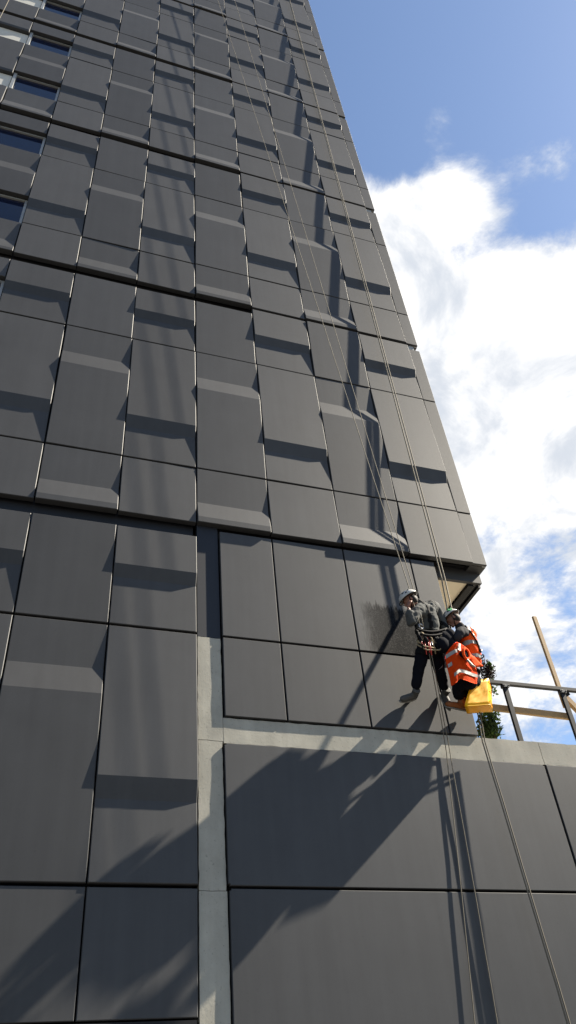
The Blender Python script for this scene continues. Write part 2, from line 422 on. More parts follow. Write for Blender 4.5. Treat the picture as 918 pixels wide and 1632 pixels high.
for x in xp[1:]:
    rbeam('clamp', (x - .055, yr - .006, zt - .055), (x + .055, yr - .006, zt - .055), .075, .05, 'grey_metal', rail)
    for q in (-.035, .035): keep(tubeo('bolt', 'dark_metal', [(x + q, yr - .062, zt - .055), (x + q, yr - .04, zt - .055)], .010, None, 6), rail)
for x in xp[2:]: rbeam('bracket', (x + .02, yr + .05, zt - .10), (x + .16, yr + .05, zt - .02), .03, .07, 'dark_metal', rail)
def plank(name, a, b, w, h, label, upv=Vector((0, 1, 0))):
    o = rbeam(name, a, b, w, h, 'timber', None, upv, .005); return tag(o, label, 'timber')
plank('timber_prop', at(902, 1128, -.36), at(851, 983, -.36), .075, .045, 'long pale timber post leaning up above the terrace railing')
plank('timber_rail', at(772, 1126, -.36), at(912, 1143, -.36), .05, .10, 'horizontal timber board fixed behind the railing posts', Vector((0, 0, 1)))
plank('timber_offcut', at(897, 1108, -.42), at(925, 1136, -.42), .07, .09, 'short timber offcut behind the right railing post at the frame edge', Vector((0, 0, 1)))

# ------------------------------------------------------------------ shrub on the terrace
sh = empty('terrace_shrub', (at(778, 1178, -.5).x, .5, Z0 - 3.14))
tag(sh, 'leafy shrub growing behind the wall corner and the yellow bag', 'shrub')
def leaves(name, m, clusters, size):
    bm = bmesh.new()
    for (c, r, n) in clusters:
        for _ in range(int(n * 1.7)):
            while True:
                o = Vector((random.uniform(-1, 1), random.uniform(-1, 1), random.uniform(-1, 1)))
                if o.length < 1: break
            p = c + Vector((o.x * r[0], o.y * r[1], o.z * r[2]))
            u = Vector((random.uniform(-1, 1), random.uniform(-1, 1), random.uniform(-.6, 1))).normalized()
            s = u.orthogonal().normalized(); s.rotate(Matrix.Rotation(random.uniform(0, 6.28), 3, u)); nrm = u.cross(s)
            l = size * random.uniform(.6, 1.3); w_ = l * .26
            v = [bm.verts.new(q) for q in (p, p + u * l * .45 + s * w_ + nrm * w_ * .4, p + u * l, p + u * l * .45 - s * w_ + nrm * w_ * .4, p + u * l * .5)]
            bm.faces.new((v[0], v[1], v[4])); bm.faces.new((v[1], v[2], v[4])); bm.faces.new((v[0], v[4], v[3])); bm.faces.new((v[4], v[2], v[3]))
    o = link(name, mesh_from(bm, name, m)); return keep(o, sh)
A = lambda x, y, d=-.5: at(x, y, d)
gl = leaves('foliage', 'leaf_green', [(A(776, 1150), (.14, .16, .16), 260), (A(784, 1165), (.13, .16, .14), 230), (A(772, 1172), (.2, .16, .12), 200), (A(786, 1140), (.07, .1, .12), 60),
                                 (A(779, 1064), (.07, .1, .07), 40), (A(784, 1096), (.08, .1, .14), 60)], .058)
dl = leaves('foliage', 'leaf_dark', [(A(771, 1056), (.06, .1, .05), 36), (A(779, 1064), (.07, .1, .05), 44),
                                (A(781, 1075), (.08, .1, .09), 110), (A(773, 1072), (.11, .1, .13), 120)], .046)
dl['label'] = 'dark purplish leaves on the upper branches'
stems = bmesh.new(); base = Vector(sh.location)
for tgt in (A(772, 1046), A(776, 1052), A(781, 1058), A(784, 1080), A(776, 1140), A(788, 1160), A(768, 1165)):
    mid = base.lerp(tgt, .5) + Vector((random.uniform(-.06, .06), random.uniform(-.05, .05), 0))
    tube(stems, [base + Vector((random.uniform(-.04, .04), 0, 0)), mid, tgt], [.014, .010, .004], 6)
keep(link('stem', mesh_from(stems, 'stem', 'bark', True)), sh)

# ------------------------------------------------------------------ figures
def bake(o, remesh=0.0, smooth_it=0):
    if remesh:
        r = o.modifiers.new('r', 'REMESH'); r.mode = 'VOXEL'; r.voxel_size = remesh; r.use_smooth_shade = True
    if smooth_it:
        s_ = o.modifiers.new('s', 'SMOOTH'); s_.iterations = smooth_it; s_.factor = .5
    dg = bpy.context.evaluated_depsgraph_get(); dg.update()
    me = bpy.data.meshes.new_from_object(o.evaluated_get(dg))
    o.modifiers.clear(); o.data = me
    return o
def skin_mesh(chains, sub=2):
    """chains: lists of (point, rx, ry); chains starting at an existing point join there"""
    vs, es, rad, idx = [], [], [], {}
    for ch in chains:
        last = None
        for p, a, b in ch:
            key = tuple(round(c, 4) for c in p)
            if key not in idx: idx[key] = len(vs); vs.append(p); rad.append((a, b))
            if last is not None: es.append((last, idx[key]))
            last = idx[key]
    me = bpy.data.meshes.new('tmp'); me.from_pydata([tuple(v) for v in vs], es, [])
    o = bpy.data.objects.new('tmp', me); COL.objects.link(o)
    o.modifiers.new('k', 'SKIN')
    for i, r in enumerate(rad):
        sv = me.skin_vertices[0].data[i]; sv.radius = r; sv.use_root = (i == 0)
    ss_ = o.modifiers.new('u', 'SUBSURF'); ss_.levels = sub; ss_.render_levels = sub
    bake(o); m2 = o.data; bpy.data.objects.remove(o)
    return m2
def sphere_into(bm, c, r, rot=None, seg=20, shape=None):
    res = bmesh.ops.create_uvsphere(bm, u_segments=seg, v_segments=seg // 2 + 2, radius=1.0)
    for v in res['verts']:
        p = Vector((v.co.x * r[0], v.co.y * r[1], v.co.z * r[2]))
        if shape: p = shape(p)
        if rot: p = rot @ p
        v.co = p + c
    return res['verts']
def frame_from(fwd, upv):
    """matrix whose x = side, y = forward, z = up"""
    f_ = fwd.normalized(); s_ = f_.cross(upv).normalized(); u_ = s_.cross(f_)
    return Matrix((s_, f_, u_)).transposed()
def head_into(bm, c, rot):
    def sh_(p):
        if p.z < 0: p.x *= 1 + .25 * p.z / .12; p.y *= 1 + .05 * p.z / .12
        return p
    sphere_into(bm, c, (.073, .094, .112), rot, 24, sh_)
    sphere_into(bm, c + rot @ Vector((0, .098, -.022)), (.014, .022, .024), rot, 10)      # nose
    sphere_into(bm, c + rot @ Vector((0, .080, -.088)), (.030, .024, .022), rot, 10)      # chin
    sphere_into(bm, c + rot @ Vector((0, .090, -.060)), (.024, .010, .008), rot, 10)      # lips
    sphere_into(bm, c + rot @ Vector((0, .084, .022)), (.052, .018, .012), rot, 10)       # brow
    for s_ in (-1, 1): sphere_into(bm, c + rot @ Vector((s_ * .074, -.008, -.015)), (.010, .020, .032), rot, 10)
def hand_into(bm, wrist, dirv, palm_n, curl=.6, s=1):
    d_ = dirv.normalized(); n_ = (palm_n - d_ * palm_n.dot(d_)).normalized(); w_ = d_.cross(n_) * s
    fr = Matrix((w_, d_, n_)).transposed()
    sphere_into(bm, wrist + d_ * .05, (.040, .055, .017), fr, 14)
    for k, (o_, ln) in enumerate(((-.030, .070), (-.010, .080), (.010, .076), (.029, .060))):
        p = wrist + d_ * .088 + w_ * o_; pts = [p - d_ * .02]; a_ = 0
        for j in range(3):
            pts.append(p); a_ += curl; p = p + (d_ * math.cos(a_) + n_ * math.sin(a_)) * ln / 3
        pts.append(p); tube(bm, pts, [.010, .010, .009, .0085, .007], 8)
    p = wrist + d_ * .03 - w_ * .034
    tube(bm, [p + w_ * .01, p - w_ * .02 + d_ * .03, p - w_ * .022 + d_ * .055 + n_ * .015, p - w_ * .012 + d_ * .08 + n_ * .026], [.014, .012, .010, .008], 8)
def helmet(center, rot, parent, green=False):
    hm = bmesh.new()
    vs_ = sphere_into(hm, Vector((0, 0, 0)), (.112, .140, .118), None, 28)
    bmesh.ops.delete(hm, geom=[v for v in hm.verts if v.co.z < -.012], context='VERTS')
    for v in hm.verts:                                        # raised centre rib and flattened rim
        if abs(v.co.x) < .03 and v.co.z > .03: v.co *= 1.035
        if v.co.z < .02: v.co.x *= 1.04; v.co.y *= 1.04 + (.10 if v.co.y > .07 else 0)
    bmesh.ops.solidify(hm, geom=hm.faces[:], thickness=.006)
    for v in hm.verts: v.co = rot @ v.co + center
    h = keep(link('helmet', mesh_from(hm, 'helmet', 'helmet', True)), parent)
    for s_ in (-1, 1):
        for y_, z_ in ((.045, .068), (-.035, .072), (.005, .045)):
            b_ = bmesh.new()
            sphere_into(b_, center + rot @ Vector((s_ * math.sqrt(max(0, 1 - (y_ / .14) ** 2 - (z_ / .118) ** 2)) * .112, y_, z_)), (.006, .020, .010), rot, 10)
            keep(link('vent', mesh_from(b_, 'vent', 'helmet_vent', True)), h)
    rim = bmesh.new(); pts = []
    for k in range(33):
        a_ = k / 32 * 2 * math.pi; y_ = math.cos(a_) * .150 + (.012 if math.cos(a_) > .5 else 0)
        pts.append(center + rot @ Vector((math.sin(a_) * .118, y_, -.012)))
    tube(rim, pts, .006, 6); keep(link('rim', mesh_from(rim, 'rim', 'black_webbing', True)), h)
    if green:
        b_ = bmesh.new()
        for k in range(5):
            a_ = k * 2 * math.pi / 5
            y_ = -.035 + math.cos(a_) * .024; z_ = .060 + math.sin(a_) * .022
            for s_ in (-1, 1):
                x_ = s_ * (math.sqrt(max(0, 1 - (y_ / .14) ** 2 - (z_ / .118) ** 2)) * .112 + .004)
                sphere_into(b_, center + rot @ Vector((x_, y_, z_)), (.005, .016, .013), rot, 8)
        keep(link('emblem', mesh_from(b_, 'emblem', 'green_mark', True)), h)
        h['label'] = 'white helmet with a green flower-like emblem on its side'
    for s_ in (-1, 1):
        st = bmesh.new(); tube(st, [center + rot @ Vector((s_ * .104, .0, -.01)), center + rot @ Vector((s_ * .072, .03, -.10)), center + rot @ Vector((s_ * .02, .065, -.165))], .006, 6)
        keep(link('chin_strap', mesh_from(st, 'chin_strap', 'black_webbing', True)), h)
    return h
def cloth(name, m, chains, parent, wr=.010, seed=0, vox=.014, cut=None):
    j_ = bmesh.new()
    for ch in chains: j_.from_mesh(skin_mesh([ch]))
    me = bpy.data.meshes.new(name); j_.to_mesh(me); j_.free()
    o = link(name, me); bake(o, vox, 2); me = o.data
    me.materials.clear(); me.materials.append(MATS[m])
    for v in me.vertices:
        n_ = noise.noise(Vector((v.co.x * 6, v.co.y * 6, v.co.z * 13)) + Vector((seed, 0, 0))) + .6 * (.5 - abs(noise.noise(v.co * 17 + Vector((0, seed, 0)))) * 2)
        v.co += v.normal * wr * n_
    if cut:
        b_ = bmesh.new(); b_.from_mesh(me); bmesh.ops.delete(b_, geom=[v for v in b_.verts if cut(v.co)], context='VERTS'); b_.to_mesh(me); b_.free()
    for p in me.polygons: p.use_smooth = True
    return keep(o, parent)
def band(name, m, src, test, parent, off=.006):
    b_ = bmesh.new(); b_.from_mesh(src.data)
    bmesh.ops.delete(b_, geom=[f for f in b_.faces if not test(f.calc_center_median())], context='FACES')
    if not b_.faces: b_.free(); return None
    b_.normal_update()
    for v in b_.verts: v.co += v.normal * off
    me = bpy.data.meshes.new(name); b_.to_mesh(me); b_.free(); me.materials.clear(); me.materials.append(MATS[m])
    for p in me.polygons: p.use_smooth = True
    o = link(name, me); o.parent = src; return o
def shoe(name, ankle, toe, m, parent, upv, tall=.10, wide=.048):
    f_ = (toe - ankle); f_ = (f_ - upv * f_.dot(upv)).normalized(); rot = frame_from(f_, upv); c = ankle - upv * .045
    b_ = bmesh.new()
    sphere_into(b_, c + f_ * .055 - upv * .020, (wide, .150, .048), rot, 18)
    sphere_into(b_, c + f_ * .150 - upv * .024, (wide * 1.05, .075, .042), rot, 14)
    tube(b_, [c - f_ * .02 - upv * .02, c - f_ * .012 + upv * .05, c - f_ * .01 + upv * tall], [.052, .050, .056], 14)
    o = link(name, mesh_from(b_, name, m, True)); bake(o, .009, 2); o.data.materials.clear(); o.data.materials.append(MATS[m]); keep(o, parent)
    s_ = bmesh.new()
    vs_ = sphere_into(s_, Vector((0, 0, 0)), (wide * 1.1, .165, .020), None, 18)
    for v in vs_: v.co = rot @ Vector((v.co.x, v.co.y, max(-.012, min(.012, v.co.z)))) + c + f_ * .068 - upv * .062
    k = link('sole', mesh_from(s_, 'sole', 'sole')); k.parent = o
    return o
def loop(name, m, c, n_, r, th, parent, sq=1.0):
    n_ = n_.normalized(); a_ = n_.orthogonal().normalized(); b2 = n_.cross(a_); b_ = bmesh.new()
    tube(b_, [c + (a_ * math.cos(k / 20 * 6.2832) + b2 * math.sin(k / 20 * 6.2832) * sq) * r for k in range(21)], th, 6)
    return keep(link(name, mesh_from(b_, name, m, True)), parent)

# ---- worker in grey, leaning far out with feet on the wall
P = at
PG = lambda x, y, d: at(x, y, .135 + .36 * d)
PJ = lambda x, y, d: at(x, y, .17 + .36 * d)
hd = P(654, 957, .66); nk = P(663, 963, .62); chs = P(677, 976, .56); wst = P(682, 1003, .50); hip = P(683, 1022, .44)
shL = P(665, 972, .68); elL = P(655, 996, .72); haL = P(651, 968, .74)
shR = P(692, 967, .44); elR = P(703, 990, .42); haR = P(712, 1009, .46)
hL = P(675, 1033, .46); kL = P(667, 1068, .32); aL = P(661, 1104, .16); tL = P(640, 1115, .10)
hR = P(692, 1034, .40); kR = P(701, 1070, .28); aR = P(711, 1104, .15); tR = P(712, 1118, .10)
p1 = bpy.data.objects.new('person', bpy.data.meshes.new('tmp')); COL.objects.link(p1)
p1.location = (0, 0, 0)
def make_body(o, chains, extra):
    me = skin_mesh(chains); b_ = bmesh.new(); b_.from_mesh(me); extra(b_)
    me2 = bpy.data.meshes.new('person'); b_.to_mesh(me2); b_.free(); o.data = me2; bake(o, .0085, 2)
    o.data.materials.clear(); o.data.materials.append(MATS['skin'])
    for p in o.data.polygons: p.use_smooth = True
fwd1 = (P(640, 966, .62) - P(662, 958, .66)).normalized() * .8 + Vector((-.1, .35, -.15)); up1 = (P(656, 926, .72) - hd)
rot1 = frame_from(fwd1, up1)
def ex1(b_):
    head_into(b_, hd, rot1)
    hand_into(b_, haL, (P(650, 955, .72) - haL), rot1 @ Vector((.5, -.5, 0)), .45)
    hand_into(b_, haR, (P(719, 1014, .46) - haR), Vector((-.3, .5, -.5)), .7)
make_body(p1, [[(hip, .10, .09), (wst, .095, .085), (chs, .10, .09), (nk, .06, .06), (hd, .06, .06)],
               [(chs, .10, .09), (shL, .05, .05), (elL, .034, .034), (haL, .026, .026)], [(chs, .10, .09), (shR, .05, .05), (elR, .034, .034), (haR, .026, .026)],
               [(hip, .10, .09), (hL, .09, .09), (kL, .058, .058), (aL, .036, .036)], [(hip, .10, .09), (hR, .09, .09), (kR, .058, .058), (aR, .036, .036)]], ex1)
tag(p1, 'person in grey jacket and white helmet leaning out on ropes, hands at face', 'person')
cuffL = haL.lerp(elL, .12); cuffR = haR.lerp(elR, .12); nk1 = nk.lerp(hd, .25)
jk = cloth('jacket', 'grey_fabric', [[(hip.lerp(wst, .15), .150, .135), (hip.lerp(wst, .6), .172, .152), (wst, .176, .155), (chs.lerp(wst, .4), .188, .165), (chs, .185, .160), (nk, .100, .090), (nk1, .085, .080)],
        [(chs, .185, .160), (shL, .104, .098), (shL.lerp(elL, .55), .090, .086), (elL, .082, .080), (elL.lerp(haL, .5), .066, .066), (cuffL, .052, .052)],
        [(chs, .185, .160), (shR, .104, .098), (shR.lerp(elR, .55), .090, .086), (elR, .082, .080), (elR.lerp(haR, .5), .066, .066), (cuffR, .052, .052)]], p1, .013, 3)
tr = cloth('trousers', 'navy_fabric', [[(wst.lerp(hip, -.1), .140, .125), (wst.lerp(hip, .4), .145, .130), (hip, .150, .138)],
        [(hip, .150, .138), (hL, .112, .108), (kL, .083, .083), (aL.lerp(kL, .05), .066, .066)],
        [(hip, .150, .138), (hR, .112, .108), (kR, .083, .083), (aR.lerp(kR, .05), .066, .066)]], p1, .010, 5)
upf = Vector((0, -1, .25)).normalized()
shoe('shoe', aL, tL, 'grey_leather', p1, upf); shoe('shoe', aR, tR, 'grey_leather', p1, upf)
helmet(hd + rot1 @ Vector((0, -.005, .045)), rot1, p1)
hr = bmesh.new(); sphere_into(hr, hd + rot1 @ Vector((0, -.022, -.01)), (.079, .082, .085), rot1, 16)
keep(link('hair', mesh_from(hr, 'hair', 'hair', True)), p1)
# harness: waist belt, leg loops, shoulder straps, hanging gear
ax = (wst - hip).normalized()
def ringat(c, n_, r1, th): return loop('harness_strap', 'black_webbing', c, n_, r1, th, p1)
wb = band('harness_belt', 'black_webbing', jk, lambda c: abs((c - hip.lerp(wst, .55)).dot(ax)) < .045 and (c - wst).length < .32, p1, .012)
for h_, k_ in ((hL, kL), (hR, kR)):
    q = h_.lerp(k_, .22); n_ = (k_ - h_).normalized()
    band('leg_loop', 'black_webbing', tr, (lambda q, n_: lambda c: abs((c - q).dot(n_)) < .030 and (c - q).length < .2)(q, n_), p1, .012)
bk = Vector((.25, -.35, 0))
for s_, a_ in ((shL, -.04), (shR, .04)):
    n_ = (s_ - chs).normalized()
    q = chs.lerp(s_, .5)
    band('shoulder_strap', 'black_webbing', jk, (lambda q, n_: lambda c: abs((c - q).dot(n_)) < .022 and (c - wst).dot(ax) > -.02 and (c - q).length < .42)(q, n_), p1, .010)
g0 = PG(684, 1024, 1.35)
cm = ['khaki', 'red_metal', 'khaki', 'red_metal', 'steel', 'khaki', 'black_webbing']
for k in range(7):
    c = PG(668 + k * 5.5, 1022 + 3 * math.sin(k * 2), 1.33 - .012 * k)
    loop('gear_loop', cm[k], c, Vector((math.sin(k * 1.83), -1, .3 * math.cos(k))), .045 + .012 * (k % 3), .008, p1, .55)
loop('connector', 'steel', PG(671, 998, 1.39), Vector((.2, -1, .1)), .038, .008, p1)
for (x_, y_, w_) in ((676, 1030, .006), (681, 1027, .007), (684, 1031, .007)):
    keep(tubeo('sling', 'red_metal', [PG(x_, y_ - 12, 1.37), PG(x_ + 2, y_, 1.39), PG(x_ + 4, y_ + 13, 1.37)], w_), p1)
keep(tubeo('sling', 'khaki', [PG(664, 1027, 1.33), PG(680, 1036, 1.39), PG(700, 1036, 1.33), PG(706, 1030, 1.25)], .010), p1)
keep(tubeo('sling', 'khaki', [PG(664, 1020, 1.33), PG(676, 1030, 1.40), PG(694, 1033, 1.35)], .009), p1)
pb = bmesh.new()
for c, r in ((PG(709, 1020, 1.14), (.13, .11, .13)), (PG(716, 1014, 1.17), (.10, .10, .12)), (PG(704, 1028, 1.21), (.11, .10, .12)), (PG(716, 1030, 1.15), (.10, .10, .13))): sphere_into(pb, c, r, None, 14)
o = link('gear_pouch', mesh_from(pb, 'gear_pouch', 'navy_fabric', True)); bake(o, .014, 2); o.data.materials.clear(); o.data.materials.append(MATS['navy_fabric']); keep(o, p1)

for k in range(16):
    u = k / 15; c = PG(664 + 44 * u, 1006 + 6 * math.sin(u * 3.1) + (k % 3) * 5, 1.42 - .16 * u)
    pb = bmesh.new(); sphere_into(pb, c, (.026 + .010 * (k % 2), .020, .034 + .012 * ((k * 7) % 3)), frame_from(Vector((math.sin(k * 2.3), -1, math.cos(k * 1.9))), Vector((0, 0, 1))), 10)
    tube(pb, [c, c + Vector((.02 * math.sin(k), 0, -.07)), c + Vector((.03 * math.sin(k * 1.7), .01, -.13 - .03 * (k % 3)))], [.012, .010, .008], 6)
    keep(link('gear_item', mesh_from(pb, 'gear_item', ('black_webbing', 'black_webbing', 'navy_fabric', 'khaki', 'black_webbing')[k % 5], True)), p1)
for y_ in (1002, 1008):
    pb = bmesh.new(); tube(pb, [PG(662 + 50 * k / 12, y_ + 5 * math.sin(k / 12 * 3.14), 1.40 + .07 * math.sin(k / 12 * 3.14) - .14 * k / 12) for k in range(13)], .017, 8)
    keep(link('harness_belt', mesh_from(pb, 'harness_belt', 'black_webbing', True)), p1)

# white rag hanging between the two workers
rg = bmesh.new(); gr = {}
for a in range(9):
    for b in range(15):
        c = P(700 + a * 1.5, 1035 + b * 2.2, .36) + Vector((0, .03 * math.sin(a * 1.3 + b * .6), 0))
        w_ = 1 - .35 * math.exp(-((b - 7) / 1.6) ** 2)
        m_ = P(706, 1035 + b * 2.2, .36); gr[a, b] = rg.verts.new(m_ + (c - m_) * w_)
for a in range(8):
    for b in range(14): rg.faces.new((gr[a, b], gr[a + 1, b], gr[a + 1, b + 1], gr[a, b + 1]))
bmesh.ops.solidify(rg, geom=rg.faces[:], thickness=.006)
tag(link('rag', mesh_from(rg, 'rag', 'white_cloth', True)), 'crumpled white rag hanging between the two workers', 'rag')

# ---- worker in orange hi-vis, seated in harness facing the wall
hd2 = P(722, 987, .46); nk2 = P(732, 997, .46); ch2 = P(742, 1016, .46); ws2 = P(752, 1046, .47); hp2 = P(753, 1076, .46)
sL2 = P(735, 1005, .61); eL2 = P(726, 1020, .62); wL2 = P(719, 1012, .50)
sR2 = P(748, 1008, .30); eR2 = P(742, 1030, .24); wR2 = P(730, 1036, .22)
lL2 = P(749, 1090, .54); kL2 = P(727, 1090, .40); aL2 = P(734, 1118, .24); tL2 = P(715, 1142, .13)
lR2 = P(756, 1090, .36); kR2 = P(738, 1094, .26); aR2 = P(742, 1120, .15); tR2 = P(727, 1144, .09)
p2 = bpy.data.objects.new('person', bpy.data.meshes.new('tmp')); COL.objects.link(p2)
fwd2 = (P(706, 995, .42) - P(724, 986, .46)).normalized() + Vector((0, .30, -.12)); up2 = P(725, 960, .49) - hd2
rot2 = frame_from(fwd2, up2)
def ex2(b_):
    head_into(b_, hd2, rot2)
    hand_into(b_, wL2, P(714, 1008, .46) - wL2, Vector((0, 0, -1)), .6); hand_into(b_, wR2, P(722, 1038, .18) - wR2, Vector((0, 0, -1)), .6)
make_body(p2, [[(hp2, .10, .09), (ws2, .09, .085), (ch2, .125, .11), (nk2, .055, .055), (hd2, .055, .055)],
               [(ch2, .125, .11), (sL2, .065, .065), (eL2, .034, .034), (wL2, .026, .026)], [(ch2, .125, .11), (sR2, .065, .065), (eR2, .034, .034), (wR2, .026, .026)],
               [(hp2, .10, .09), (lL2, .06, .06), (kL2, .05, .05), (aL2, .038, .038)], [(hp2, .10, .09), (lR2, .06, .06), (kR2, .05, .05), (aR2, .038, .038)]], ex2)
tag(p2, 'person in orange hi-vis vest and white helmet with green emblem, seated in harness', 'person')
cloth('shirt', 'shirt', [[(ws2, .125, .115), (ch2, .150, .130), (nk2, .075, .072), (nk2.lerp(hd2, .3), .066, .066)],
        [(ch2, .150, .130), (sL2, .085, .085), (eL2, .062, .062), (wL2.lerp(eL2, .12), .044, .044)], [(ch2, .150, .130), (sR2, .085, .085), (eR2, .062, .062), (wR2.lerp(eR2, .12), .044, .044)]], p2, .008, 9)
ax2 = (ch2 - ws2).normalized()
vest = cloth('hi_vis_vest', 'orange_fabric', [[(hp2.lerp(ws2, .35), .158, .145), (ws2, .165, .150), (ch2, .178, .160), (nk2.lerp(ch2, .28), .115, .105)],
        [(ch2, .178, .160), (sL2.lerp(ch2, .12), .100, .100)], [(ch2, .178, .160), (sR2.lerp(ch2, .12), .100, .100)]], p2, .010, 12)
band('reflective_band', 'reflective', vest, lambda c: abs((c - ws2.lerp(ch2, .42)).dot(ax2)) < .030, p2, .005)
band('reflective_band', 'reflective', vest, lambda c: abs((c - hp2.lerp(ws2, .75)).dot(ax2)) < .028, p2, .005)
for s_ in (sL2, sR2):
    n_ = (s_ - ch2).normalized(); q = ch2.lerp(s_, .62)
    band('reflective_band', 'reflective', vest, (lambda q, n_: lambda c: abs((c - q).dot(n_)) < .026 and (c - ch2).dot(ax2) > .01)(q, n_), p2, .006)
cloth('trousers', 'navy_fabric', [[(hp2.lerp(ws2, .3), .140, .130), (hp2, .150, .140)],
        [(hp2, .150, .140), (lL2, .125, .120), (kL2, .100, .098), (aL2.lerp(kL2, .05), .078, .078)], [(hp2, .150, .140), (lR2, .120, .118), (kR2, .090, .09), (aR2.lerp(kR2, .05), .078, .078)]], p2, .010, 14)
up2f = Vector((.1, -.55, .83)).normalized()
shoe('boot', aL2, tL2, 'brown_leather', p2, up2f, .11, .060); shoe('boot', aR2, tR2, 'brown_leather', p2, up2f, .11, .060)
helmet(hd2 + rot2 @ Vector((0, -.005, .045)), rot2, p2, True)
hr = bmesh.new(); sphere_into(hr, hd2 + rot2 @ Vector((0, -.024, -.012)), (.079, .082, .085), rot2, 16)
keep(link('hair', mesh_from(hr, 'hair', 'hair', True)), p2)
for k in range(6):
    c = PJ(752 + k * 3.2, 1004 + k * 8.5, 1.20 - .01 * k)
    loop('gear_loop', ('black_webbing', 'steel', 'black_webbing')[k % 3], c, Vector((math.sin(k), -1, .4)), .034, .009, p2, .7)
keep(tubeo('harness_strap', 'black_webbing', [PJ(741, 997, 1.20), PJ(751, 1008, 1.24), PJ(760, 1022, 1.26), PJ(766, 1040, 1.22)], .012), p2)

# orange jacket draped over the seated worker's lap
jb = bmesh.new(); G = {}
top = [(716, 1033), (722, 1027), (728, 1023), (735, 1026), (742, 1031), (748, 1037)]
bot = [(719, 1094), (725, 1090), (733, 1082), (742, 1084), (752, 1088), (760, 1090)]
lft = [(716, 1033), (709, 1045), (712, 1062), (716, 1078), (719, 1094)]; rgt = [(748, 1037), (754, 1048), (758, 1062), (761, 1076), (760, 1090)]
def lerp_poly(p, t):
    s_ = t * (len(p) - 1); i = min(int(s_), len(p) - 2); f_ = s_ - i
    return Vector((p[i][0] * (1 - f_) + p[i + 1][0] * f_, p[i][1] * (1 - f_) + p[i + 1][1] * f_))
NA, NB = 30, 36
for a in range(NA + 1):
    for b in range(NB + 1):
        u, v = a / NA, b / NB
        q = lerp_poly(top, u) * (1 - v) + lerp_poly(bot, u) * v + lerp_poly(lft, v) * (1 - u) + lerp_poly(rgt, v) * u
        q -= (Vector(top[0]) * (1 - u) * (1 - v) + Vector(top[-1]) * u * (1 - v) + Vector(bot[0]) * (1 - u) * v + Vector(bot[-1]) * u * v)
        d_ = 1.22 + .16 * math.sin(u * math.pi) + .10 * v + .030 * noise.noise((u * 6, v * 5, 1)) + .014 * math.sin(u * 17 + v * 4) + .012 * noise.noise((u * 15, v * 13, 5))
        G[a, b] = jb.verts.new(PJ(q.x, q.y, d_))
def strip(a0, a1, b0, b1, off):
    b_ = bmesh.new(); V = {}
    for a in range(a0, a1 + 1):
        for b in range(b0, b1 + 1): V[a, b] = b_.verts.new(G[a, b].co + Vector((-.2, -1, -.1)).normalized() * off)
    for a in range(a0, a1):
        for b in range(b0, b1): b_.faces.new((V[a, b], V[a + 1, b], V[a + 1, b + 1], V[a, b + 1]))
    return b_
for a in range(NA):
    for b in range(NB): jb.faces.new((G[a, b], G[a + 1, b], G[a + 1, b + 1], G[a, b + 1]))
s1 = strip(0, 13, 9, 12, .012); s2 = strip(6, NA, 27, 30, .012); s3 = strip(14, 17, 1, 9, .012); s4 = strip(1, 6, 17, 20, .012)
bmesh.ops.solidify(jb, geom=jb.faces[:], thickness=.012)
dj = tag(link('hi_vis_jacket', mesh_from(jb, 'hi_vis_jacket', 'orange_fabric', True)), 'empty orange hi-vis jacket draped over the seated worker', 'jacket')
for s_ in (s1, s2, s3, s4):
    o = link('reflective_band', mesh_from(s_, 'reflective_band', 'reflective', True)); o.parent = dj
cu = PJ(740, 1043, 1.46)
n_ = Vector((.55, -1, -.25)).normalized()
a_ = n_.orthogonal().normalized(); b2 = n_.cross(a_); ab = bmesh.new()
tube(ab, [cu + n_ * (.03 - .10 * k) for k in range(2)], [.062, .05], 16); o = link('sleeve_opening', mesh_from(ab, 'sleeve_opening', 'navy_fabric', True)); o.parent = dj
ab = bmesh.new(); tube(ab, [cu + n_ * .03 + (a_ * math.cos(k / 20 * 6.2832) + b2 * math.sin(k / 20 * 6.2832)) * .072 for k in range(21)], .018, 8)
o = link('cuff', mesh_from(ab, 'cuff', 'orange_fabric', True)); o.parent = dj
fl = bmesh.new(); q4 = [PJ(743, 1040, 1.38), PJ(755, 1047, 1.34), PJ(769, 1062, 1.31), PJ(757, 1064, 1.36)]
vv = [fl.verts.new(q) for q in q4]; fl.faces.new(vv); bmesh.ops.subdivide_edges(fl, edges=fl.edges[:], cuts=5, use_grid_fill=True)
for v in fl.verts: v.co.y += .012 * noise.noise(v.co * 14)
bmesh.ops.solidify(fl, geom=fl.faces[:], thickness=.01)
o = link('jacket_flap', mesh_from(fl, 'jacket_flap', 'orange_fabric', True)); o.parent = dj
tw = bmesh.new(); tube(tw, [PJ(738, 1044, 1.50), PJ(745, 1052, 1.49), PJ(752, 1060, 1.46), PJ(757, 1063, 1.44)], [.010, .016, .018, .014], 8)
o = link('reflective_band', mesh_from(tw, 'reflective_band', 'reflective', True)); o.parent = dj

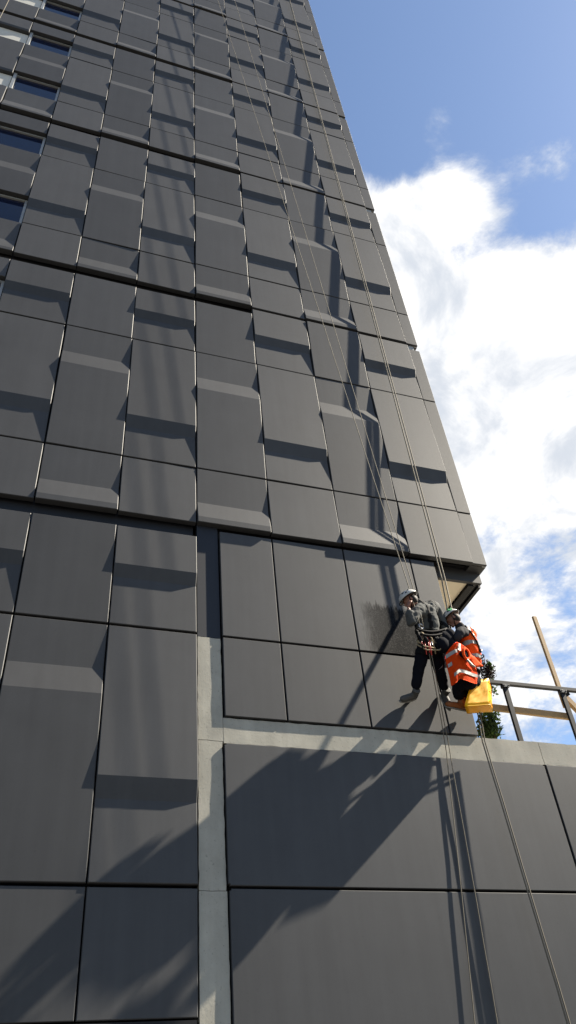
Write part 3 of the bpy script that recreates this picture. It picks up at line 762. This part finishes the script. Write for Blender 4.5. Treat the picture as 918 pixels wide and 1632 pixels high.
# yellow bag
fT = [P(752, 1085, .44), P(779, 1081, .42)]; fB = [P(741, 1125, .43), P(782, 1122, .41)]
dx = Vector((.17, .24, .02))
T = [fT[0], fT[1], fT[1] + dx, fT[0] + dx]; Bq = [fB[0], fB[1], fB[1] + dx * .9, fB[0] + dx * .9]
bgm = bmesh.new()
def gridface(a, b, c, d_, n=8):
    V = {}
    for i in range(n + 1):
        for j in range(n + 1):
            p = (a.lerp(b, i / n)).lerp(d_.lerp(c, i / n), j / n)
            k = 16 * (i / n) * (1 - i / n) * (j / n) * (1 - j / n)
            V[i, j] = bgm.verts.new(p + Vector((.012, -.014, .006)) * noise.noise(p * 9) * (.3 + k))
    for i in range(n):
        for j in range(n): bgm.faces.new((V[i, j], V[i + 1, j], V[i + 1, j + 1], V[i, j + 1]))
for i in range(4): gridface(Bq[i], Bq[(i + 1) % 4], T[(i + 1) % 4], T[i])
gridface(*Bq)
bmesh.ops.recalc_face_normals(bgm, faces=bgm.faces)
bmesh.ops.solidify(bgm, geom=bgm.faces[:], thickness=.006)
bag = tag(link('tool_bag', mesh_from(bgm, 'tool_bag', 'yellow_vinyl', True)), 'bright yellow tool bag hanging beside the seated worker', 'bag')
for k in (.12, .5, .86):
    rb = bmesh.new(); a0 = fT[1].lerp(fB[1], k) + Vector((.004, -.002, 0)); beam(rb, a0, a0 + dx * (.97 - .1 * k), .006, .014)
    o = link('seam', mesh_from(rb, 'seam', 'yellow_vinyl')); o.parent = bag
for a0, a1 in ((T[0], T[1]), (T[2], T[3])):
    hb = bmesh.new(); m_ = (a0 + a1) / 2 + Vector((0, 0, .16)); tube(hb, [a0.lerp(a1, .2), a0.lerp(m_, .7), m_, a1.lerp(m_, .7), a0.lerp(a1, .8)], .010, 6)
    o = link('handle', mesh_from(hb, 'handle', 'black_webbing', True)); o.parent = bag

# ------------------------------------------------------------------ ropes
def rope(pts, label, r=.0065, m='rope', grp=None):
    fine = []
    for a, b in zip(pts, pts[1:]):
        n = max(1, int((b - a).length / .4))
        fine += [a.lerp(b, k / n) for k in range(n)]
    fine.append(pts[-1])
    if m == 'rope_dark':
        fine = [p + Vector((.010 * noise.noise(p * 1.3), .004 * noise.noise(p * 1.7 + Vector((9, 0, 0))), 0)) if 0 < i < len(fine) - 1 else p for i, p in enumerate(fine)]
    o = link('rope', (lambda b_: (tube(b_, fine, r, 6), mesh_from(b_, 'rope', m, True))[1])(bmesh.new()))
    return tag(o, label, 'rope', 'access ropes hanging from the tower roof')
def extend_up(p, q, z):      # p low, q high
    d_ = (q - p); return p + d_ * ((z - p.z) / d_.z)
ZR = Z0 + NF * H + 1.3
a = P(651, 934, .66); b = P(360, 40, .30); rope([extend_up(a, b, ZR), a, P(666, 985, .78), P(671, 1000, .74)], 'left one of the two thin ropes running up from the grey-jacketed worker', .0065)
a = P(657, 932, .62); b = P(374, 0, .26); rope([extend_up(a, b, ZR), a, P(672, 985, .76), P(675, 1000, .72)], 'right one of the two thin ropes running up from the grey-jacketed worker', .0065)
x2 = P(690, 870, .13).x
rope([Vector((x2, -.125, ZR)), Vector((x2 + .0, -.135, Z0 - .5)), P(722, 1020, .40), P(726, 1048, .50)], 'main rope running straight up from the orange-vested worker near the corner', .0115)
rope([Vector((x2 + .022, -.132, ZR)), Vector((x2 + .035, -.165, Z0 - .5)), P(730, 1015, .44), P(738, 1040, .52)], 'backup rope lying close right of the main rope above the orange-vested worker', .0115)
def foot(p, q): return extend_up(p, q, .02)
a = P(712, 1200, .034); b = P(757, 1632, .036); rope([PG(683, 1036, 1.32), P(690, 1075, .40), P(703, 1150, .10), a, foot(a, b)], 'slack rope tail below the grey-jacketed worker, left of the pair', .0065, 'rope_dark')
a = P(714, 1180, .040); b = P(793, 1632, .040); rope([PG(687, 1040, 1.32), P(695, 1080, .38), P(707, 1150, .10), a, foot(a, b)], 'slack rope tail below the grey-jacketed worker, right of the pair', .0065, 'rope_dark')
a = P(769, 1182, .085); b = P(905, 1632, .15); rope([P(752, 1112, .36), P(761, 1138, .18), a, foot(a, b)], 'rope tail hanging from under the yellow bag down the wall', .009, 'rope_dark')
a = P(773, 1182, .10); b = P(909, 1632, .165); rope([P(756, 1112, .38), P(765, 1138, .20), a, foot(a, b)], 'second rope tail beside the one under the yellow bag', .009, 'rope_dark')
# far-left rope crossing the top corner of the facade
a = P(0, 28, .2); b = P(14, 0, .2); rope([extend_up(a, b, ZR), extend_up(a, b, Z0 - 9.3)], 'thin pale rope crossing the top left corner of the facade', .008)
bpy.context.view_layer.update()
